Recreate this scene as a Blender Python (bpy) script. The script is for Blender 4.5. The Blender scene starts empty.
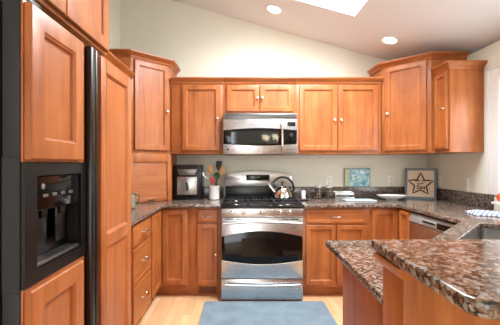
import bpy, bmesh, math, random
from mathutils import Vector, Matrix
random.seed(7)
C = bpy.context.scene.collection
SC = bpy.context.scene
PI = math.pi
R = math.radians

# ------------------------------------------------------------------ camera
cam = bpy.data.cameras.new('camera')
cam.sensor_width = 36.0
cam.lens = 320.0 / 500.0 * 36.0
cam.shift_x = 10.0 / 500.0
cam.shift_y = 1.5 / 500.0
cam.clip_start = 0.05
camo = bpy.data.objects.new('camera', cam)
camo.location = (0, 0, 1.27)
camo.rotation_euler = (R(90), 0, 0)
C.objects.link(camo)
SC.camera = camo

# ------------------------------------------------------------------ world, lights, exposure
w = bpy.data.worlds.new('sky')
SC.world = w
w.use_nodes = True
bg = w.node_tree.nodes['Background']
bg.inputs[0].default_value = (0.93, 0.97, 1.0, 1)
bg.inputs[1].default_value = 1.25

def area(name, loc, rot, sx, sy, power, col=(1, 1, 1)):
    l = bpy.data.lights.new(name, 'AREA')
    l.shape = 'RECTANGLE'
    l.size = sx
    l.size_y = sy
    l.energy = power
    l.color = col
    o = bpy.data.objects.new(name, l)
    o.location = loc
    o.rotation_euler = rot
    C.objects.link(o)
    return o

area('window_daylight', (2.22, 1.9, 1.48), (0, R(90), 0), 0.9, 1.2, 14, (0.93, 0.97, 1.0))
area('skylight_daylight', (0.68, 2.3, 3.05), (0, R(15.5), 0), 0.7, 1.15, 105, (0.92, 0.96, 1.0))
area('rear_fill_light', (-0.74, -2.95, 1.25), (R(90), 0, 0), 1.15, 2.2, 45, (0.93, 0.97, 1.0))  # unseen fill lamp added behind the viewer, at the rear wall's opening

vs = SC.view_settings
vs.view_transform = 'Standard'
vs.look = 'None'
vs.gamma = 1.0
vs.use_curve_mapping = False
vs.exposure = 0.40

# ------------------------------------------------------------------ materials
def srgb(r, g, b):
    def f(c):
        c /= 255.0
        return c / 12.92 if c <= 0.04045 else ((c + 0.055) / 1.055) ** 2.4
    return (f(r), f(g), f(b), 1.0)

def new_mat(name):
    m = bpy.data.materials.new(name)
    m.use_nodes = True
    nt = m.node_tree
    return m, nt, nt.nodes['Principled BSDF']

def plain(name, col, rough=0.5, metal=0.0, var=0.04, scale=12.0, bump=0.0, coat=0.0, stretch=(1, 1, 1)):
    m, nt, b = new_mat(name)
    tc = nt.nodes.new('ShaderNodeTexCoord')
    mp = nt.nodes.new('ShaderNodeMapping')
    mp.inputs['Scale'].default_value = stretch
    nz = nt.nodes.new('ShaderNodeTexNoise')
    nz.inputs['Scale'].default_value = scale
    nz.inputs['Detail'].default_value = 3
    rp = nt.nodes.new('ShaderNodeValToRGB')
    c = col
    rp.color_ramp.elements[0].position = 0.3
    rp.color_ramp.elements[1].position = 0.7
    rp.color_ramp.elements[0].color = (c[0] * (1 - var), c[1] * (1 - var), c[2] * (1 - var), 1)
    rp.color_ramp.elements[1].color = (min(1, c[0] * (1 + var)), min(1, c[1] * (1 + var)), min(1, c[2] * (1 + var)), 1)
    L = nt.links.new
    L(tc.outputs['Object'], mp.inputs[0])
    L(mp.outputs[0], nz.inputs['Vector'])
    L(nz.outputs['Fac'], rp.inputs[0])
    L(rp.outputs[0], b.inputs['Base Color'])
    b.inputs['Roughness'].default_value = rough
    b.inputs['Metallic'].default_value = metal
    b.inputs['Coat Weight'].default_value = coat
    if bump:
        bp = nt.nodes.new('ShaderNodeBump')
        bp.inputs['Strength'].default_value = bump
        bp.inputs['Distance'].default_value = 0.002
        L(nz.outputs['Fac'], bp.inputs['Height'])
        L(bp.outputs[0], b.inputs['Normal'])
    return m

def wood(name, dark, mid, light, rough=0.4, axis='z', coat=0.06):
    m, nt, b = new_mat(name)
    L = nt.links.new
    N = nt.nodes.new
    tc = N('ShaderNodeTexCoord')
    oi = N('ShaderNodeObjectInfo')
    ad = N('ShaderNodeVectorMath')
    ad.operation = 'ADD'
    sc_ = N('ShaderNodeVectorMath')
    sc_.operation = 'SCALE'
    sc_.inputs[0].default_value = (7.3, 3.1, 5.7)
    L(oi.outputs['Random'], sc_.inputs['Scale'])
    L(tc.outputs['Object'], ad.inputs[0])
    L(sc_.outputs[0], ad.inputs[1])
    mp = N('ShaderNodeMapping')
    mp.inputs['Scale'].default_value = {'z': (9, 9, 0.9), 'x': (0.9, 9, 9), 'y': (9, 0.9, 9)}[axis]
    L(ad.outputs[0], mp.inputs[0])
    n1 = N('ShaderNodeTexNoise')
    n1.inputs['Scale'].default_value = 2.2
    n1.inputs['Detail'].default_value = 6
    n1.inputs['Distortion'].default_value = 0.6
    L(mp.outputs[0], n1.inputs['Vector'])
    n2 = N('ShaderNodeTexNoise')
    n2.inputs['Scale'].default_value = 4.5
    n2.inputs['Detail'].default_value = 2
    L(ad.outputs[0], n2.inputs['Vector'])
    n3 = N('ShaderNodeTexNoise')
    n3.inputs['Scale'].default_value = 16
    n3.inputs['Detail'].default_value = 3
    L(mp.outputs[0], n3.inputs['Vector'])
    mx = N('ShaderNodeMath')
    mx.operation = 'MULTIPLY_ADD'
    mx.inputs[1].default_value = 0.55
    L(n1.outputs['Fac'], mx.inputs[0])
    m2 = N('ShaderNodeMath')
    m2.operation = 'MULTIPLY'
    m2.inputs[1].default_value = 0.3
    L(n2.outputs['Fac'], m2.inputs[0])
    L(m2.outputs[0], mx.inputs[2])
    m3 = N('ShaderNodeMath')
    m3.operation = 'MULTIPLY_ADD'
    m3.inputs[1].default_value = 0.15
    L(n3.outputs['Fac'], m3.inputs[0])
    L(mx.outputs[0], m3.inputs[2])
    rp = N('ShaderNodeValToRGB')
    e = rp.color_ramp.elements
    e[0].position = 0.30
    e[0].color = dark
    e[1].position = 0.72
    e[1].color = light
    k = e.new(0.5)
    k.color = mid
    L(m3.outputs[0], rp.inputs[0])
    L(rp.outputs[0], b.inputs['Base Color'])
    b.inputs['Roughness'].default_value = rough
    b.inputs['Coat Weight'].default_value = coat
    b.inputs['Coat Roughness'].default_value = 0.2
    return m

def granite(name, cols, scale=1.0, rough=0.12):
    """rounded brown crystals in a dark matrix, a few grey and black grains"""
    m, nt, b = new_mat(name)
    L = nt.links.new
    N = nt.nodes.new
    tc = N('ShaderNodeTexCoord')
    nz = N('ShaderNodeTexNoise')
    nz.inputs['Scale'].default_value = 60 * scale
    nz.inputs['Detail'].default_value = 4
    L(tc.outputs['Object'], nz.inputs['Vector'])
    off = N('ShaderNodeVectorMath')
    off.operation = 'MULTIPLY_ADD'
    off.inputs[1].default_value = (0.015, 0.015, 0.015)
    L(nz.outputs['Color'], off.inputs[0])
    L(tc.outputs['Object'], off.inputs[2])
    v = N('ShaderNodeTexVoronoi')
    v.inputs['Scale'].default_value = 92 * scale
    L(off.outputs[0], v.inputs['Vector'])
    r1 = N('ShaderNodeValToRGB')
    e = r1.color_ramp.elements
    e[0].position = 0.18
    e[0].color = cols[2]
    e[1].position = 0.80
    e[1].color = cols[0]
    k = e.new(0.48)
    k.color = cols[1]
    n2 = N('ShaderNodeTexNoise')
    n2.inputs['Scale'].default_value = 150 * scale
    n2.inputs['Detail'].default_value = 3
    L(tc.outputs['Object'], n2.inputs['Vector'])
    md = N('ShaderNodeMath')
    md.operation = 'MULTIPLY_ADD'
    md.inputs[1].default_value = 0.5
    L(n2.outputs['Fac'], md.inputs[0])
    m0 = N('ShaderNodeMath')
    m0.operation = 'SUBTRACT'
    m0.inputs[1].default_value = 0.25
    L(v.outputs['Distance'], m0.inputs[0])
    L(m0.outputs[0], md.inputs[2])
    L(md.outputs[0], r1.inputs[0])
    sp = N('ShaderNodeSeparateColor')
    L(v.outputs['Color'], sp.inputs[0])
    prev = r1.outputs[0]
    for chan, pos, col, amt in ((0, 0.80, cols[4], 0.8), (1, 0.78, cols[5], 0.55), (2, 0.74, cols[3], 0.35)):
        r2 = N('ShaderNodeValToRGB')
        r2.color_ramp.interpolation = 'CONSTANT'
        q = r2.color_ramp.elements
        q[0].position = 0.0
        q[0].color = (0, 0, 0, 1)
        q[1].position = pos
        q[1].color = (amt, amt, amt, 1)
        L(sp.outputs[chan], r2.inputs[0])
        mx = N('ShaderNodeMix')
        mx.data_type = 'RGBA'
        L(r2.outputs[0], mx.inputs[0])
        L(prev, mx.inputs[6])
        mx.inputs[7].default_value = col
        prev = mx.outputs[2]
    L(prev, b.inputs['Base Color'])
    b.inputs['Roughness'].default_value = rough
    return m

def planks(name):
    m, nt, b = new_mat(name)
    L = nt.links.new
    N = nt.nodes.new
    tc = N('ShaderNodeTexCoord')
    mp = N('ShaderNodeMapping')
    mp.inputs['Rotation'].default_value = (0, 0, R(90))
    L(tc.outputs['Object'], mp.inputs[0])
    br = N('ShaderNodeTexBrick')
    br.offset = 0.37
    br.inputs['Scale'].default_value = 1.0
    br.inputs['Brick Width'].default_value = 0.9
    br.inputs['Row Height'].default_value = 0.068
    br.inputs['Mortar Size'].default_value = 0.0012
    br.inputs['Color1'].default_value = srgb(236, 196, 152)
    br.inputs['Color2'].default_value = srgb(222, 174, 128)
    br.inputs['Mortar'].default_value = srgb(186, 136, 94)
    L(mp.outputs[0], br.inputs['Vector'])
    m2 = N('ShaderNodeMapping')
    m2.inputs['Scale'].default_value = (14, 1.2, 14)
    L(tc.outputs['Object'], m2.inputs[0])
    nz = N('ShaderNodeTexNoise')
    nz.inputs['Scale'].default_value = 3
    nz.inputs['Detail'].default_value = 5
    L(m2.outputs[0], nz.inputs['Vector'])
    rp = N('ShaderNodeValToRGB')
    rp.color_ramp.elements[0].position = 0.3
    rp.color_ramp.elements[0].color = (0.9, 0.88, 0.85, 1)
    rp.color_ramp.elements[1].position = 0.7
    rp.color_ramp.elements[1].color = (1.08, 1.05, 1.02, 1)
    L(nz.outputs['Fac'], rp.inputs[0])
    mx = N('ShaderNodeMix')
    mx.data_type = 'RGBA'
    mx.blend_type = 'MULTIPLY'
    mx.inputs[0].default_value = 1
    L(br.outputs['Color'], mx.inputs[6])
    L(rp.outputs[0], mx.inputs[7])
    L(mx.outputs[2], b.inputs['Base Color'])
    b.inputs['Roughness'].default_value = 0.35
    return m

def steel(name, col, rough=0.28, stretch=(2, 40, 40)):
    m, nt, b = new_mat(name)
    L = nt.links.new
    N = nt.nodes.new
    tc = N('ShaderNodeTexCoord')
    mp = N('ShaderNodeMapping')
    mp.inputs['Scale'].default_value = stretch
    L(tc.outputs['Object'], mp.inputs[0])
    nz = N('ShaderNodeTexNoise')
    nz.inputs['Scale'].default_value = 8
    nz.inputs['Detail'].default_value = 4
    L(mp.outputs[0], nz.inputs['Vector'])
    mr = N('ShaderNodeMapRange')
    mr.inputs[3].default_value = rough - 0.06
    mr.inputs[4].default_value = rough + 0.08
    L(nz.outputs['Fac'], mr.inputs[0])
    L(mr.outputs[0], b.inputs['Roughness'])
    b.inputs['Base Color'].default_value = col
    b.inputs['Metallic'].default_value = 1.0
    return m

def glass(name, col=(1, 1, 1, 1), rough=0.0):
    m, nt, b = new_mat(name)
    b.inputs['Base Color'].default_value = col
    b.inputs['Transmission Weight'].default_value = 1.0
    b.inputs['Roughness'].default_value = rough
    b.inputs['IOR'].default_value = 1.3
    return m

def emit(name, col, strength):
    m, nt, b = new_mat(name)
    b.inputs['Base Color'].default_value = col
    b.inputs['Emission Color'].default_value = col
    b.inputs['Emission Strength'].default_value = strength
    return m

WD, WM, WL = srgb(134, 71, 32), srgb(168, 96, 47), srgb(189, 119, 66)
M = {}
M['wood'] = wood('honey_maple', WD, WM, WL)
M['woodx'] = wood('honey_maple_level', WD, WM, WL, axis='x')
M['wall'] = plain('pale_sage_paint', srgb(226, 225, 210), 0.85, var=0.012, scale=4)
M['ceiling'] = plain('ceiling_paint', srgb(226, 227, 228), 0.9, var=0.01, scale=3)
M['white'] = plain('white_trim_paint', srgb(232, 232, 230), 0.45, var=0.01)
M['floor'] = planks('light_oak_planks')
M['granite'] = granite('brown_granite', [srgb(40, 34, 32), srgb(98, 77, 63), srgb(140, 112, 92), srgb(172, 152, 136), srgb(32, 28, 28), srgb(170, 166, 162)])
M['granite_dark'] = granite('brown_granite_splash', [srgb(34, 28, 26), srgb(80, 64, 54), srgb(110, 90, 78), srgb(134, 118, 106), srgb(26, 22, 22), srgb(120, 116, 110)], rough=0.2)
M['steel'] = steel('brushed_stainless', srgb(200, 202, 204))
M['steel_dark'] = steel('grey_stainless', srgb(140, 138, 136), 0.35)
M['silver'] = plain('silver_panel', srgb(158, 156, 154), 0.4, 0.2, var=0.02)
M['chrome'] = steel('polished_chrome', srgb(225, 222, 216), 0.1, (3, 3, 3))
M['nickel'] = steel('satin_nickel', srgb(206, 198, 186), 0.25, (3, 3, 3))
M['black'] = plain('gloss_black_enamel', srgb(9, 9, 11), 0.3, var=0.1)
M['black_matte'] = plain('black_plastic', srgb(22, 22, 25), 0.45, var=0.1)
M['iron'] = plain('cast_iron', srgb(26, 26, 29), 0.5, var=0.15, scale=80, bump=0.2)
M['charcoal'] = plain('charcoal_plastic', srgb(24, 26, 31), 0.65, var=0.06)
M['black_glass'] = plain('black_glass', srgb(12, 11, 11), 0.12, var=0.05)
M['black_glass'].node_tree.nodes['Principled BSDF'].inputs['Specular IOR Level'].default_value = 0.3
M['glass'] = glass('clear_glass')
M['jar_glass'] = glass('jar_glass', (0.93, 0.92, 0.9, 1))
M['ceramic'] = plain('white_ceramic', srgb(226, 226, 224), 0.15, var=0.01)
M['plastic_white'] = plain('ivory_plastic', srgb(236, 232, 222), 0.4, var=0.01)
M['frame_blue'] = plain('blue_grey_painted_frame', srgb(112, 130, 142), 0.55, var=0.08, scale=30)
M['linen'] = plain('natural_linen', srgb(234, 214, 190), 0.85, var=0.05, scale=60)
M['rope'] = plain('brown_twine', srgb(78, 48, 32), 0.8, var=0.2, scale=90)
M['ink'] = plain('dark_brown_ink', srgb(66, 46, 38), 0.8, var=0.05)
M['spoon'] = wood('pale_beech', srgb(186, 136, 84), srgb(210, 164, 110), srgb(226, 186, 134), 0.6, coat=0)
M['red'] = plain('red_silicone', srgb(186, 46, 40), 0.4)
M['green'] = plain('green_silicone', srgb(52, 92, 70), 0.4)
M['coffee'] = plain('dark_beans', srgb(92, 68, 54), 0.7, var=0.4, scale=120)
M['pitcher'] = plain('grey_green_stoneware', srgb(126, 120, 104), 0.4, var=0.55, scale=40)
M['orange'] = plain('red_orange_skin', srgb(206, 92, 48), 0.35, var=0.08)
M['lamp'] = emit('lamp_glow', (1.0, 0.93, 0.82, 1), 9.0)
M['shade_glow'] = emit('lamp_shade_glow', (1.0, 0.86, 0.62, 1), 14.0)
M['paleblue'] = plain('pale_blue_board', srgb(196, 214, 220), 0.3, var=0.03)
M['lcd'] = plain('dark_display', srgb(20, 23, 24), 0.05, var=0.1)
M['gasket'] = plain('black_rubber', srgb(10, 10, 11), 0.7)  # plain near-black rubber

def rug_mat():
    m, nt, b = new_mat('slate_blue_rug_pile')
    L = nt.links.new
    N = nt.nodes.new
    tc = N('ShaderNodeTexCoord')
    n1 = N('ShaderNodeTexNoise')
    n1.inputs['Scale'].default_value = 140
    n1.inputs['Detail'].default_value = 3
    n2 = N('ShaderNodeTexNoise')
    n2.inputs['Scale'].default_value = 7
    L(tc.outputs['Object'], n1.inputs['Vector'])
    L(tc.outputs['Object'], n2.inputs['Vector'])
    ad = N('ShaderNodeMath')
    ad.operation = 'MULTIPLY_ADD'
    ad.inputs[1].default_value = 0.6
    m2 = N('ShaderNodeMath')
    m2.operation = 'MULTIPLY'
    m2.inputs[1].default_value = 0.4
    L(n2.outputs['Fac'], m2.inputs[0])
    L(n1.outputs['Fac'], ad.inputs[0])
    L(m2.outputs[0], ad.inputs[2])
    rp = N('ShaderNodeValToRGB')
    rp.color_ramp.elements[0].position = 0.35
    rp.color_ramp.elements[0].color = srgb(100, 119, 131)
    rp.color_ramp.elements[1].position = 0.65
    rp.color_ramp.elements[1].color = srgb(132, 151, 162)
    L(ad.outputs[0], rp.inputs[0])
    L(rp.outputs[0], b.inputs['Base Color'])
    b.inputs['Roughness'].default_value = 0.95
    bp = N('ShaderNodeBump')
    bp.inputs['Strength'].default_value = 0.6
    bp.inputs['Distance'].default_value = 0.004
    L(n1.outputs['Fac'], bp.inputs['Height'])
    L(bp.outputs[0], b.inputs['Normal'])
    return m
M['rug'] = rug_mat()

def beach_art():
    m, nt, b = new_mat('turquoise_print')
    L = nt.links.new
    N = nt.nodes.new
    tc = N('ShaderNodeTexCoord')
    n1 = N('ShaderNodeTexNoise')
    n1.inputs['Scale'].default_value = 34
    n1.inputs['Detail'].default_value = 3
    n1.inputs['Distortion'].default_value = 1.2
    L(tc.outputs['Object'], n1.inputs['Vector'])
    rp = N('ShaderNodeValToRGB')
    e = rp.color_ramp.elements
    e[0].position = 0.36
    e[0].color = srgb(92, 150, 176)
    e[1].position = 0.62
    e[1].color = srgb(222, 230, 222)
    k = e.new(0.5)
    k.color = srgb(140, 205, 214)
    L(n1.outputs['Fac'], rp.inputs[0])
    g = N('ShaderNodeSeparateXYZ')
    L(tc.outputs['Object'], g.inputs[0])
    r2 = N('ShaderNodeValToRGB')
    r2.color_ramp.elements[0].position = 0.10
    r2.color_ramp.elements[0].color = (1, 1, 1, 1)
    r2.color_ramp.elements[1].position = 0.24
    r2.color_ramp.elements[1].color = (0, 0, 0, 1)
    mr = N('ShaderNodeMapRange')
    mr.inputs[1].default_value = -0.15
    mr.inputs[2].default_value = 0.15
    L(g.outputs[0], mr.inputs[0])
    L(mr.outputs[0], r2.inputs[0])
    mx = N('ShaderNodeMix')
    mx.data_type = 'RGBA'
    L(r2.outputs[0], mx.inputs[0])
    L(rp.outputs[0], mx.inputs[6])
    mx.inputs[7].default_value = srgb(206, 206, 150)
    L(mx.outputs[2], b.inputs['Base Color'])
    b.inputs['Roughness'].default_value = 0.25
    return m
M['art'] = beach_art()

def towel_mat():
    m, nt, b = new_mat('striped_tea_towel')
    L = nt.links.new
    N = nt.nodes.new
    tc = N('ShaderNodeTexCoord')
    wv = N('ShaderNodeTexWave')
    wv.inputs['Scale'].default_value = 11
    wv.inputs['Distortion'].default_value = 3.5
    mp = N('ShaderNodeMapping')
    mp.inputs['Rotation'].default_value = (0, 0, R(35))
    L(tc.outputs['Object'], mp.inputs[0])
    L(mp.outputs[0], wv.inputs['Vector'])
    rp = N('ShaderNodeValToRGB')
    rp.color_ramp.elements[0].position = 0.25
    rp.color_ramp.elements[0].color = srgb(92, 110, 134)
    rp.color_ramp.elements[1].position = 0.5
    rp.color_ramp.elements[1].color = srgb(184, 189, 193)
    L(wv.outputs['Fac'], rp.inputs[0])
    L(rp.outputs[0], b.inputs['Base Color'])
    b.inputs['Roughness'].default_value = 0.9
    return m
M['towel'] = towel_mat()

# ------------------------------------------------------------------ builders
class MB:
    """collects shapes; build() links them as one mesh object"""
    def __init__(self):
        self.bm = bmesh.new()

    def box(self, x0, x1, y0, y1, z0, z1, bev=0.0, seg=2):
        tmp = bmesh.new()
        bmesh.ops.create_cube(tmp, size=1.0)
        for v in tmp.verts:
            v.co = Vector(((x0 + x1) / 2 + v.co.x * (x1 - x0), (y0 + y1) / 2 + v.co.y * (y1 - y0), (z0 + z1) / 2 + v.co.z * (z1 - z0)))
        if bev:
            bmesh.ops.bevel(tmp, geom=tmp.edges[:], offset=bev, segments=seg, affect='EDGES', profile=0.5)
        self.merge(tmp)
        return self

    def merge(self, tmp, mat=None):
        if mat is not None:
            bmesh.ops.transform(tmp, matrix=mat, verts=tmp.verts[:])
        me = bpy.data.meshes.new('tmp')
        tmp.to_mesh(me)
        tmp.free()
        self.bm.from_mesh(me)
        bpy.data.meshes.remove(me)

    def prism(self, pts, z0, z1, bev=0.0):
        tmp = bmesh.new()
        a = [tmp.verts.new((p[0], p[1], z0)) for p in pts]
        b = [tmp.verts.new((p[0], p[1], z1)) for p in pts]
        n = len(pts)
        tmp.faces.new(list(reversed(a)))
        tmp.faces.new(b)
        for i in range(n):
            tmp.faces.new((a[i], a[(i + 1) % n], b[(i + 1) % n], b[i]))
        bmesh.ops.recalc_face_normals(tmp, faces=tmp.faces[:])
        if bev:
            bmesh.ops.bevel(tmp, geom=tmp.edges[:], offset=bev, segments=2, affect='EDGES', profile=0.5)
        self.merge(tmp)
        return self

    def plate_xz(self, pts, y0, y1, bev=0.0):
        """outline in x,z extruded along y"""
        tmp = bmesh.new()
        a = [tmp.verts.new((p[0], y0, p[1])) for p in pts]
        b = [tmp.verts.new((p[0], y1, p[1])) for p in pts]
        n = len(pts)
        tmp.faces.new(a)
        tmp.faces.new(list(reversed(b)))
        for i in range(n):
            tmp.faces.new((a[i], b[i], b[(i + 1) % n], a[(i + 1) % n]))
        bmesh.ops.recalc_face_normals(tmp, faces=tmp.faces[:])
        if bev:
            bmesh.ops.bevel(tmp, geom=tmp.edges[:], offset=bev, segments=2, affect='EDGES', profile=0.5)
        self.merge(tmp)
        return self

    def lathe(self, prof, loc=(0, 0, 0), rot=None, seg=24, sy=1.0):
        tmp = bmesh.new()
        rings = []
        for r, z in prof:
            if r < 1e-5:
                rings.append([tmp.verts.new((0, 0, z))])
            else:
                rings.append([tmp.verts.new((r * math.cos(2 * PI * i / seg), sy * r * math.sin(2 * PI * i / seg), z)) for i in range(seg)])
        for a, b in zip(rings, rings[1:]):
            for i in range(seg):
                j = (i + 1) % seg
                if len(a) == 1 and len(b) == 1:
                    continue
                if len(a) == 1:
                    tmp.faces.new((a[0], b[j], b[i]))
                elif len(b) == 1:
                    tmp.faces.new((a[i], a[j], b[0]))
                else:
                    tmp.faces.new((a[i], a[j], b[j], b[i]))
        bmesh.ops.recalc_face_normals(tmp, faces=tmp.faces[:])
        mt = Matrix.Translation(loc)
        if rot is not None:
            mt = mt @ rot
        self.merge(tmp, mt)
        return self

    def tube(self, pts, rad, seg=10, flat=1.0, closed=False):
        pts = [Vector(p) for p in pts]
        n = len(pts)
        rads = rad if isinstance(rad, (list, tuple)) else [rad] * n
        tmp = bmesh.new()
        rings = []
        up = None
        for i, p in enumerate(pts):
            if closed:
                d = pts[(i + 1) % n] - pts[i - 1]
            else:
                d = pts[min(i + 1, n - 1)] - pts[max(i - 1, 0)]
            d.normalize()
            if up is None:
                up = Vector((0, 0, 1)) if abs(d.z) < 0.9 else Vector((0, 1, 0))
            s = d.cross(up)
            s.normalize()
            u = s.cross(d)
            u.normalize()
            up = u
            rings.append([tmp.verts.new(p + rads[i] * (math.cos(2 * PI * k / seg) * s + flat * math.sin(2 * PI * k / seg) * u)) for k in range(seg)])
        m = n if closed else n - 1
        for i in range(m):
            a, b = rings[i], rings[(i + 1) % n]
            for k in range(seg):
                tmp.faces.new((a[k], a[(k + 1) % seg], b[(k + 1) % seg], b[k]))
        if not closed:
            tmp.faces.new(list(reversed(rings[0])))
            tmp.faces.new(rings[-1])
        bmesh.ops.recalc_face_normals(tmp, faces=tmp.faces[:])
        self.merge(tmp)
        return self

    def sweep(self, path, prof):
        """profile (out, z) swept along a plan path; out is to the right of travel; mitred; closed ends"""
        tmp = bmesh.new()
        path = [Vector((p[0], p[1])) for p in path]
        n = len(path)
        rows = []
        for i, p in enumerate(path):
            ds = []
            if i > 0:
                ds.append((path[i] - path[i - 1]).normalized())
            if i < n - 1:
                ds.append((path[i + 1] - path[i]).normalized())
            ns = [Vector((d.y, -d.x)) for d in ds]
            if len(ns) == 2:
                mv = (ns[0] + ns[1]).normalized()
                k = 1.0 / max(0.3, mv.dot(ns[0]))
                mv = mv * k
            else:
                mv = ns[0]
            rows.append([tmp.verts.new((p.x + mv.x * o, p.y + mv.y * o, z)) for o, z in prof])
        q = len(prof)
        for a, b in zip(rows, rows[1:]):
            for k in range(q):
                tmp.faces.new((a[k], a[(k + 1) % q], b[(k + 1) % q], b[k]))
        tmp.faces.new(rows[0])
        tmp.faces.new(list(reversed(rows[-1])))
        bmesh.ops.recalc_face_normals(tmp, faces=tmp.faces[:])
        self.merge(tmp)
        return self

    def loops(self, x0, x1, z0, z1, steps, cap=True):
        """concentric rectangles facing -y: steps = [(inset, y)]"""
        tmp = bmesh.new()
        rs = []
        for ins, y in steps:
            rs.append([tmp.verts.new(c) for c in ((x0 + ins, y, z0 + ins), (x1 - ins, y, z0 + ins), (x1 - ins, y, z1 - ins), (x0 + ins, y, z1 - ins))])
        tmp.faces.new(list(reversed(rs[0])))
        for a, b in zip(rs, rs[1:]):
            for i in range(4):
                j = (i + 1) % 4
                tmp.faces.new((a[i], a[j], b[j], b[i]))
        if cap:
            tmp.faces.new(rs[-1])
        bmesh.ops.recalc_face_normals(tmp, faces=tmp.faces[:])
        self.merge(tmp)
        return self

    def build(self, name, mat, parent=None, smooth=True):
        me = bpy.data.meshes.new(name)
        self.bm.to_mesh(me)
        self.bm.free()
        me.materials.append(mat)
        if smooth:
            for p in me.polygons:
                p.use_smooth = True
            me.set_sharp_from_angle(angle=R(32))
        o = bpy.data.objects.new(name, me)
        C.objects.link(o)
        if parent is not None:
            o.parent = parent
        return o

def tag(o, label, cat, group=None):
    o['label'] = label
    o['category'] = cat
    if group:
        o['group'] = group
    return o

def thing(name, label, cat, loc=(0, 0, 0), rz=0.0, group=None):
    o = bpy.data.objects.new(name, None)
    o.empty_display_size = 0.1
    o.location = loc
    o.rotation_euler = (0, 0, R(rz))
    C.objects.link(o)
    return tag(o, label, cat, group)

def struct(o):
    o['kind'] = 'structure'
    return o

def local(pts, loc, rz):
    c, s = math.cos(R(-rz)), math.sin(R(-rz))
    return [((x - loc[0]) * c - (y - loc[1]) * s, (x - loc[0]) * s + (y - loc[1]) * c) for x, y in pts]

def round_poly(pts, rads, seg=6):
    out = []
    n = len(pts)
    for i in range(n):
        p = Vector(pts[i])
        r = rads[i] if isinstance(rads, (list, tuple)) else rads
        if r <= 0:
            out.append(tuple(p))
            continue
        a = (Vector(pts[i - 1]) - p).normalized()
        b = (Vector(pts[(i + 1) % n]) - p).normalized()
        ang = a.angle(b)
        t = r / math.tan(ang / 2)
        p0, p1 = p + a * t, p + b * t
        for k in range(seg + 1):
            u = k / seg
            out.append(tuple((1 - u) ** 2 * p0 + 2 * u * (1 - u) * p + u * u * p1))
    return out

def slab(name, outer, holes, z0, z1, bev, mat, parent=None):
    """flat plate with holes and eased edges"""
    cu = bpy.data.curves.new('c', 'CURVE')
    cu.dimensions = '2D'
    cu.fill_mode = 'BOTH'
    cu.extrude = (z1 - z0) / 2 - bev
    cu.bevel_depth = bev
    cu.bevel_resolution = 2
    cu.offset = -bev
    for ring in [outer] + holes:
        sp = cu.splines.new('POLY')
        sp.points.add(len(ring) - 1)
        for q, p in zip(sp.points, ring):
            q.co = (p[0], p[1], 0, 1)
        sp.use_cyclic_u = True
    t = bpy.data.objects.new('t', cu)
    C.objects.link(t)
    dg = bpy.context.evaluated_depsgraph_get()
    dg.update()
    me = bpy.data.meshes.new_from_object(t.evaluated_get(dg))
    bpy.data.objects.remove(t)
    me.name = name
    for v in me.vertices:
        v.co.z += (z0 + z1) / 2
    me.materials.clear()
    me.materials.append(mat)
    for p in me.polygons:
        p.material_index = 0
    for p in me.polygons:
        p.use_smooth = True
    me.set_sharp_from_angle(angle=R(32))
    o = bpy.data.objects.new(name, me)
    C.objects.link(o)
    if parent is not None:
        o.parent = parent
    return o

# ------------------------------------------------------------------ the setting
XL, XR, YB, YF = -1.365, 2.13, 3.65, -3.0
def ceil_z(x):
    return 2.325 + 0.278 * (XR - x)

struct(MB().box(XL - 0.1, XR + 0.1, YF, YB + 0.1, -0.06, 0.0).build('floor', M['floor']))
struct(MB().plate_xz([(XL - 0.1, 0), (XR + 0.1, 0), (XR + 0.1, ceil_z(XR + 0.1)), (XL - 0.1, ceil_z(XL - 0.1))], YB, YB + 0.1).build('wall_back', M['wall']))
struct(MB().box(XL - 0.1, XL, YF, YB, 0, ceil_z(XL)).build('wall_left', M['wall']))
WY0, WY1, WZ0, WZ1 = 1.25, 2.61, 0.965, 1.98
wf = MB()
wf.box(-0.1, XR + 0.1, YF - 0.1, YF, 0, ceil_z(XR))
wf.box(XL - 0.1, -0.1, YF - 0.1, YF, 2.45, ceil_z(-0.1))
struct(wf.build('wall_front', M['wall']))
wr = MB()
wr.box(XR, XR + 0.16, WY1, YB, 0, ceil_z(XR) - 0.04)
wr.box(XR, XR + 0.16, YF, WY0, 0, ceil_z(XR) - 0.04)
wr.box(XR, XR + 0.16, WY0, WY1, 0, WZ0 - 0.02)
wr.box(XR, XR + 0.16, WY0, WY1, WZ1, ceil_z(XR) - 0.04)
struct(wr.build('wall_right', M['wall']))
SX0, SX1, SY0, SY1 = 0.30, 1.05, 1.70, 2.93
ce = slab('ceiling', [(XL - 0.1, YF - 0.1), (XR + 0.16, YF - 0.1), (XR + 0.16, YB + 0.1), (XL - 0.1, YB + 0.1)], [[(SX0, SY0), (SX0, SY1), (SX1, SY1), (SX1, SY0)]], 0, 0.08, 0.0, M['ceiling'])
for v in ce.data.vertices:
    v.co.z += ceil_z(v.co.x)
struct(ce)
# skylight: shaft, frame and pane
sk = thing('window_2', 'bright white skylight cut into the sloping ceiling', 'window', (0, 0, 0))
struct(sk)
wl = MB()
for x0, x1, y0, y1 in ((SX0 - 0.03, SX0, SY0 - 0.03, SY1 + 0.03), (SX1, SX1 + 0.03, SY0 - 0.03, SY1 + 0.03), (SX0, SX1, SY0 - 0.03, SY0), (SX0, SX1, SY1, SY1 + 0.03)):
    tmp = MB()
    tmp.box(x0, x1, y0, y1, 0.082, 0.34)
    for v in tmp.bm.verts:
        v.co.z += ceil_z(v.co.x)
    me = bpy.data.meshes.new('t')
    tmp.bm.to_mesh(me)
    wl.bm.from_mesh(me)
struct(wl.build('window_shaft', M['white'], sk))
pn = MB().box(SX0 - 0.03, SX1 + 0.03, SY0 - 0.03, SY1 + 0.03, 0.345, 0.352)
for v in pn.bm.verts:
    v.co.z += ceil_z(v.co.x)
struct(pn.build('window_pane', M['glass'], sk))
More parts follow.
